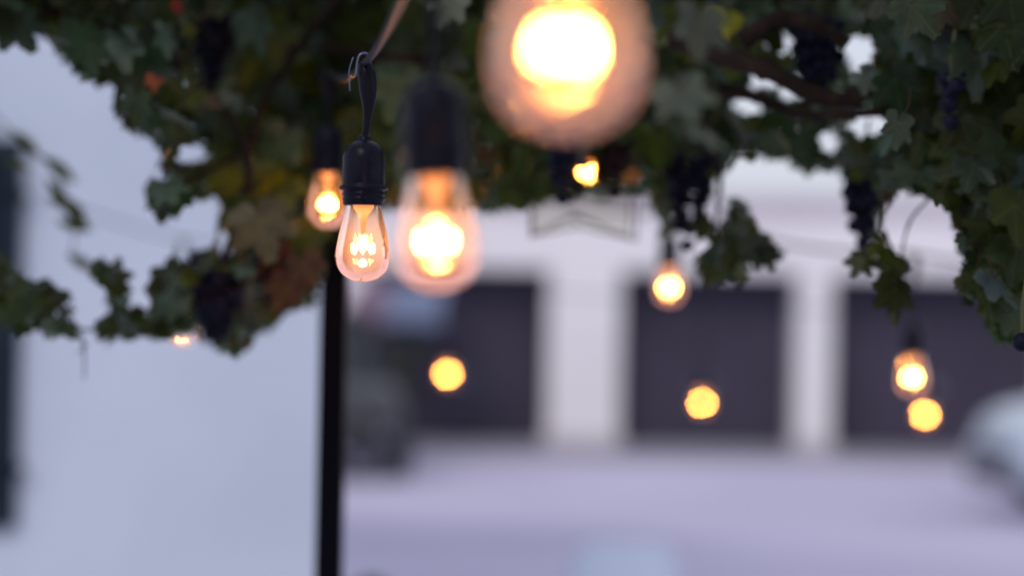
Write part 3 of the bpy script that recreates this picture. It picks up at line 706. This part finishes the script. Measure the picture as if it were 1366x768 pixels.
def try_leaf(px, py, s, rnd, tol, tgt=None, col=None, dd=None, bias=None):
    d = dd or depth_at(px, py, rnd)
    c = P(px, py, d)
    n = Vector((rnd.gauss(0, .5), -1 + rnd.gauss(0, .3), rnd.gauss(.35, .5))).normalized()
    if rnd.random() < .12: n = Vector((rnd.gauss(0, 1), rnd.gauss(0, 1), rnd.gauss(0, 1))).normalized()
    up = Vector((rnd.gauss(0, .55), rnd.gauss(0, .3), 1)).normalized()
    x = up.cross(-n).normalized(); z = (-n).cross(x) * -1
    z = x.cross(-n) if x.cross(-n).dot(up) > 0 else -x.cross(-n)
    Mx = Matrix((x, n, z)).transposed()
    inner, outer = leaf_pts(rnd)
    O = [c + Mx @ (p * s) for p in outer]
    pr = [proj(p) for p in O]
    bad = sum(0 if in_mask(*q) else 1 for q in pr)
    if bad > tol * len(pr): return False
    I = [c + Mx @ (p * s) for p in inner]
    # stamp
    xs = [q[0] for q in pr]; ys = [q[1] for q in pr]
    r0, c0 = cell(min(xs), min(ys)); r1, c1 = cell(max(xs), max(ys)); r0 = max(r0, 0); c0 = max(c0, 0); r1 = min(r1 + 1, H_); c1 = min(c1 + 1, W_)
    if r1 > r0 and c1 > c0: COV[r0:r1, c0:c1] += inpoly(GX_[r0:r1, c0:c1], GY_[r0:r1, c0:c1], pr)
    sv = Vector((rnd.uniform(-.02, .02), rnd.uniform(.005, .03), rnd.uniform(.02, .04)))
    stem_end = c + sv
    while sv.length > .004 and not (in_mask(*proj(stem_end)) and in_mask(*proj(c + sv * .5))): sv *= .6; stem_end = c + sv
    leafsets[vine_of(px)].append((c, I, O, col or pick(rnd), rnd.uniform(.75, 1.25), stem_end, (px, py)))
    return True
# fill the canopy: big leaves first, then smaller ones into what is still open
for level, (s0, s1, tol, goal, tries) in enumerate(((.040, .052, .03, 1, 1500), (.030, .042, .05, 1, 3000), (.022, .032, .07, 1, 5000), (.015, .024, .10, 1, 7000), (.010, .016, .22, 1, 6000))):
    rc = np.argwhere(MASK & (COV < goal))
    for t in range(tries):
        if t % 150 == 0:
            rc = np.argwhere(MASK & (COV < goal))
            if len(rc) < 40: break
        r, c = rc[vrnd.randrange(len(rc))]
        if COV[r, c] >= goal: continue
        try_leaf(GX_[r, c], GY_[r, c], vrnd.uniform(s0, s1), vrnd, tol)
rc = np.argwhere(MASK & (GY_ < 300))
for t in range(700):                       # a second, deeper layer
    r, c = rc[vrnd.randrange(len(rc))]
    try_leaf(GX_[r, c], GY_[r, c], vrnd.uniform(.03, .048), vrnd, .06, dd=depth_at(GX_[r, c], GY_[r, c], vrnd) + vrnd.uniform(-.05, .35))
print('leaves', [len(q) for q in leafsets], 'uncovered', int((MASK & (COV < 1)).sum()), 'of', int(MASK.sum()))
# leaves hanging behind the grape bunches
MASK0 = MASK.copy(); GH = np.zeros(MASK.shape, bool)
for x, y, a, b in HOLES[:NG]: GH |= ((GX_ - x) / (a * 1.1)) ** 2 + ((GY_ - y) / (b * 1.1)) ** 2 < 1
MASK |= GH & FULL
rc = np.argwhere(GH & MASK)
for t in range(900):
    r, c = rc[vrnd.randrange(len(rc))]
    if COV[r, c] < 2: try_leaf(GX_[r, c], GY_[r, c], vrnd.uniform(.016, .036), vrnd, .05, dd=vrnd.uniform(2.97, 3.2))
# a few leaves that stand out
SPECIAL = [(207, 106, .017, (.26, .07, .04), 2.5), (640, 100, .02, (.16, .16, .02), 2.9), (906, 34, .022, (.20, .22, .03), 2.8), (652, 205, .03, (.14, .10, .10), 3.0), (845, 232, .016, (.20, .07, .01), 2.6),  # leaf ending this row: warm bulb glow put into its colour
           (968, 24, .03, (.17, .18, .02), 2.5), (270, 136, .024, (.05, .04, .03), 2.6), (228, 4, .02, (.22, .02, .02), 2.6), (345, 290, .05, (.06, .066, .05), 2.55), (385, 380, .035, (.045, .026, .014), 2.6), (405, 350, .03, (.055, .035, .02), 2.55)]
DK = (.022, .034, .010)
SPECIAL += [(58, 395, .030, DK, 2.66), (26, 412, .022, DK, 2.7), (92, 415, .018, DK, 2.62), (148, 368, .030, DK, 2.64), (172, 418, .030, DK, 2.66), (226, 372, .036, DK, 2.64), (222, 420, .028, DK, 2.7), (112, 462, .014, DK, 2.66), (146, 438, .020, DK, 2.66)]
TEAL_SHEEN = (.055, .082, .092)  # sky reflection on waxy leaves, put into their base colour
SPECIAL += [(905, 120, .030, TEAL_SHEEN, 1.5), (932, 26, .030, TEAL_SHEEN, 1.55), (938, 178, .020, TEAL_SHEEN, 1.55), (428, 52, .030, TEAL_SHEEN, 2.85), (602, 0, .022, TEAL_SHEEN, 1.7), (172, 30, .032, TEAL_SHEEN, 2.78), (205, 30, .03, TEAL_SHEEN, 2.55), (310, 128, .028, TEAL_SHEEN, 2.7), (1240, 52, .044, TEAL_SHEEN, 2.3), (1222, 8, .03, TEAL_SHEEN, 2.3), (1152, 100, .026, TEAL_SHEEN, 2.35), (1300, 225, .034, TEAL_SHEEN, 2.28), (1325, 372, .036, TEAL_SHEEN, 2.2), (20, 30, .04, (.02, .045, .04), 2.5), (1194, 385, .036, (.02, .03, .01), 2.4), (1192, 350, .028, (.03, .04, .015), 2.42), (958, 345, .034, (.02, .028, .008), 2.6), (1006, 322, .034, (.03, .045, .03), 2.6), (938, 300, .024, (.02, .03, .01), 2.6), (1024, 338, .02, (.02, .03, .02), 2.6), (1150, 345, .022, (.02, .03, .01), 2.45), (1290, 330, .034, (.02, .035, .02), 2.35), (1276, 270, .03, (.04, .06, .05), 2.35), (768, 244, .026, (.015, .02, .01), 2.7), (804, 226, .024, (.02, .016, .012), 2.7), (800, 205, .02, (.015, .02, .008), 2.75), (760, 205, .03, (.012, .012, .02), 2.75)]
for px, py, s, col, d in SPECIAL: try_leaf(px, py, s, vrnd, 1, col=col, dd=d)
# leaf groups with sky sheen put into their colour: real position nearer the camera on the right edge
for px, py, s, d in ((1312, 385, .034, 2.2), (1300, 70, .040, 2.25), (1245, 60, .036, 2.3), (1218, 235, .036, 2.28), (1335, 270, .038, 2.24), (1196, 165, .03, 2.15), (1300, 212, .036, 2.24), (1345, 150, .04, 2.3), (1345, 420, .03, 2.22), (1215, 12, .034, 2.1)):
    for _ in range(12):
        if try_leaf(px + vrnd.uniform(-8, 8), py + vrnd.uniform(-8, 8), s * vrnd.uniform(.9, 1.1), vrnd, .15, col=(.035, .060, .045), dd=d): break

# unseen leaf canopy added over the pergola to shade what hangs below
for t in range(1500):
    c = Vector((vrnd.uniform(-1.1, 2.0), vrnd.uniform(-1.6, 2.6), vrnd.uniform(2.24, 2.42)))
    if -.55 < c.x < .05 and .9 < c.y < 2.3: continue  # gap shaped to let light through onto the socket domes
    n = Vector((vrnd.gauss(0, .35), vrnd.gauss(-.2, .35), 1)).normalized(); x = Vector((vrnd.gauss(0, 1), vrnd.gauss(0, 1), 0)).cross(n).normalized(); z = x.cross(n)
    Mx = Matrix((x, n, z)).transposed(); s = vrnd.uniform(.05, .075); inner, outer = leaf_pts(vrnd)
    leafsets[0 if c.x < -.3 else (1 if c.x < .3 else 2)].append((c, [c + Mx @ (p * s) for p in inner], [c + Mx @ (p * s) for p in outer], pick(vrnd), 1.5, c + Vector((0, 0, .02)), (0, 0)))
vine_lab = ['leafy grape vine hanging over the white house wall on the left', 'blurred grape vine in the middle above the garage roof', 'dense dark grape vine filling the upper right corner']
vines = []
for i in range(3):
    root = empty('grape_vine', (P((200, 660, 1150)[i], 200, 2.6).x, 2.6, 2.3)); tag(root, vine_lab[i], 'grape vine', 'grape vines trained over the pergola'); vines.append(root)
    off = -root.location
    bm = bmesh.new(); tl_ = bm.loops.layers.float_color.new('tint')
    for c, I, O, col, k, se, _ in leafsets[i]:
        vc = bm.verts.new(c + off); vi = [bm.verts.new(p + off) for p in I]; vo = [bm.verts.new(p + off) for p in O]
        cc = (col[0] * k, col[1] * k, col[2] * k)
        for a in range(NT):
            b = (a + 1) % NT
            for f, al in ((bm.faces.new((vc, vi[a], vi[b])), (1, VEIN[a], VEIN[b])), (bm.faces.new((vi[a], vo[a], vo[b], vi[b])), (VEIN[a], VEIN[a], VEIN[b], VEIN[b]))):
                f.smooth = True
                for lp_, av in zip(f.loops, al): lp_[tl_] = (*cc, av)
    nf = len(bm.faces)
    for c, I, O, col, k, se, _ in leafsets[i]: tube(bm, [c + off, (c * .5 + se * .5) + Vector((.004, 0, 0)) + off, se + off], .0009, 4)
    bm.faces.ensure_lookup_table()
    for f in bm.faces[nf:]: f.material_index = 1
    obj('foliage', bm, ['leaf', 'shoot'], root)
def canes(i, lst, m='bark'):
    off = -vines[i].location
    for rad, pts in lst:
        q = spline([P(*p) + off for p in pts], 8); n = len(q); rnd = random.Random(len(q) + int(rad * 1e5))
        bm = bmesh.new(); tube(bm, q, [rad * (1 - .45 * k / n) * (1 + .22 * (k % 8 == 0)) * rnd.uniform(.9, 1.1) for k in range(n)], 9); obj('cane', bm, m, vines[i], True)
canes(0, [(.006, [(-150, -60, 2.6), (60, 10, 2.6), (240, 90, 2.65), (330, 210, 2.7), (300, 340, 2.65)]), (.0018, [(-100, 250, 2.7), (20, 400, 2.65), (120, 440, 2.65), (230, 430, 2.62), (330, 330, 2.65)]), (.007, [(520, -80, 2.8), (400, 60, 2.8), (330, 200, 2.75), (360, 340, 2.7)]),
          (.0035, [(330, 200, 2.7), (230, 250, 2.62), (200, 240, 2.6)]), (.0014, [(60, 385, 2.65), (100, 430, 2.65), (112, 470, 2.65), (112, 505, 2.65)])])
canes(1, [(.007, [(400, 60, 2.85), (560, 80, 2.85), (720, 90, 2.9), (860, 60, 2.9)]), (.004, [(700, 100, 2.9), (760, 190, 2.7), (760, 250, 2.6)]), (.004, [(600, 70, 2.9), (660, 170, 3.0), (655, 240, 3.0)])])
canes(2, [(.0125, [(905, 50, 2.5), (960, 72, 2.45), (1020, 92, 2.4), (1090, 128, 2.4), (1160, 135, 2.4)]), (.011, [(990, 55, 2.4), (1040, 26, 2.4), (1090, 34, 2.4), (1130, 60, 2.4)]), (.007, [(960, 118, 2.5), (1010, 130, 2.5), (1070, 152, 2.5), (1180, 150, 2.4)]),
          (.009, [(1130, 130, 2.45), (1240, 110, 2.4), (1340, 90, 2.3), (1480, 40, 2.3)]), (.004, [(930, 150, 2.6), (960, 230, 2.7), (950, 330, 2.7)]), (.0018, [(1240, 130, 2.4), (1262, 230, 2.45), (1212, 300, 2.5), (1195, 400, 2.5)])])
# grape bunches
def bunch(i, px, py, w_, h_, d, m, label, seed, br=.0082):
    rnd = random.Random(seed); off = -vines[i].location; top = P(px, py - h_ / 2, d); k = d / F
    W2, H2 = w_ * k / 2, h_ * k
    bm = bmesh.new(); cs = []
    for _ in range(2600):
        t = rnd.random() ** .8; prof = math.sin(PI * min(1, .18 + t * .82)) ** .6 if t > .3 else .8
        prof = max(.18, (1 - t) ** .55 * 1.0 if t > .35 else .78)
        a = rnd.uniform(0, 6.3); rr_ = max(0, W2 * prof - br) * math.sqrt(rnd.uniform(.25, 1))
        p = Vector((math.cos(a) * rr_, math.sin(a) * rr_ * .8, -t * (H2 - 2 * br) - br))
        if all((p - q).length > br * 1.45 for q in cs): cs.append(p)
    for p in cs:
        s = rnd.uniform(.86, 1.1) * br
        r_ = bmesh.ops.create_icosphere(bm, subdivisions=2, radius=s, matrix=Matrix.Translation(top + off + p))
    o = obj('grape_bunch', bm, m, vines[i], True)
    if label: o['label'] = label
    bm = bmesh.new(); tube(bm, [top + off + Vector((.005, 0, .05)), top + off + Vector((0, 0, .01)), top + off + Vector((0, 0, -H2 * .7))], [.0018, .002, .001], 6)
    obj('stalk', bm, 'stalk', o)
bunch(0, 290, 404, 118, 146, 2.85, 'grape', 'dark blue grape bunch hanging over the white wall', 1)
bunch(0, 284, 66, 92, 136, 2.85, 'grape', 'blackish blue grape bunch high among the left leaves', 2)
bunch(0, 366, 372, 80, 112, 2.85, 'grape_r', 'reddish brown grape bunch beside the post', 3)
bunch(1, 752, 230, 70, 100, 2.66, 'grape', 'dark grape bunch under the huge bulb', 4)
bunch(1, 822, 215, 66, 110, 2.7, 'grape_r', 'brownish grape bunch right of the small orange glow', 5)
bunch(2, 920, 262, 100, 154, 2.8, 'grape', 'dark blue grape bunch above the mid distance bulb', 6)
bunch(2, 1152, 285, 80, 130, 2.68, 'grape', 'dark grape bunch between the two bright sky gaps', 7)
bunch(2, 1092, 90, 108, 150, 2.62, 'grape', 'dark blue grape bunch beside the thick cane', 8)
bunch(2, 1364, 455, 36, 60, 2.05, 'grape', 'small blue grape bunch at the right edge', 9)
bunch(2, 1270, 130, 60, 90, 2.25, 'grape', None, 10)

# unseen hedge added behind the camera to block light
hg = empty('shade_hedge', (0, -4.4, 0)); tag(hg, 'unseen tall dark green hedge closing the garden', 'shade_hedge')
bm = bmesh.new(); tl_ = bm.loops.layers.float_color.new('tint'); rnd = random.Random(77)
for k in range(330): leaf_blob(bm, tl_, (rnd.uniform(-6, 6), rnd.uniform(-.3, .3), rnd.uniform(.1, 2.7)), (.35, .25, .3), rnd, 45, .07, TREECOL)
obj('foliage', bm, 'leaf_far', hg)
bm = bmesh.new()
for k in range(13): x = -5.8 + k * .97; tube(bm, spline([(x, 0, 0), (x + .05, .02, 1), (x - .05, 0, 2.4)], 4), .03, 6)
obj('stem', bm, 'bark', hg)

# drooping sprig with small paired leaves, far left
sprig = empty('leafy_sprig', tuple(P(60, 180, 3.25))); tag(sprig, 'blurred drooping sprig of narrow leaflets before the white wall', 'sprig')
off = -sprig.location
bm = bmesh.new(); stems = [[(-30, 130, 3.25), (30, 190, 3.25), (75, 232, 3.25), (98, 300, 3.25), (95, 345, 3.25)]]
for s_ in stems: tube(bm, spline([P(*p) + off for p in s_], 6), .0012, 5)
obj('stem', bm, 'shoot', sprig)
bm = bmesh.new(); tl_ = bm.loops.layers.float_color.new('tint'); rnd = random.Random(4)
for (x, y, ang, ln) in ((62, 262, 20, 62), (84, 272, 40, 54), (58, 208, 38, 60), (75, 294, 14, 56), (90, 338, 30, 52), (60, 238, 42, 46), (20, 175, 45, 50), (42, 226, 200, 40)):
    a = R(ang); L_ = ln * 3.25 / F
    c = P(x, y, 3.25) + off; dx = Vector((math.cos(a), rnd.uniform(-.3, .3), -math.sin(a))).normalized(); wv = dx.cross(Vector((0, -1, .4))).normalized() * L_ * .16
    vs = [bm.verts.new(c + dx * L_ * t + wv * s * math.sin(PI * min(1, t + .02)) + Vector((0, -.3 * abs(s) * L_ * .16, 0))) for t in (0, .25, .5, .75, 1) for s in (-1, 0, 1)]
    for k in range(4):
        for q in range(2):
            f = bm.faces.new((vs[k * 3 + q], vs[k * 3 + q + 1], vs[k * 3 + q + 4], vs[k * 3 + q + 3]))
            for lp_ in f.loops: lp_[tl_] = (.05, .07, .03, 0)
obj('foliage', bm, 'leaf', sprig)
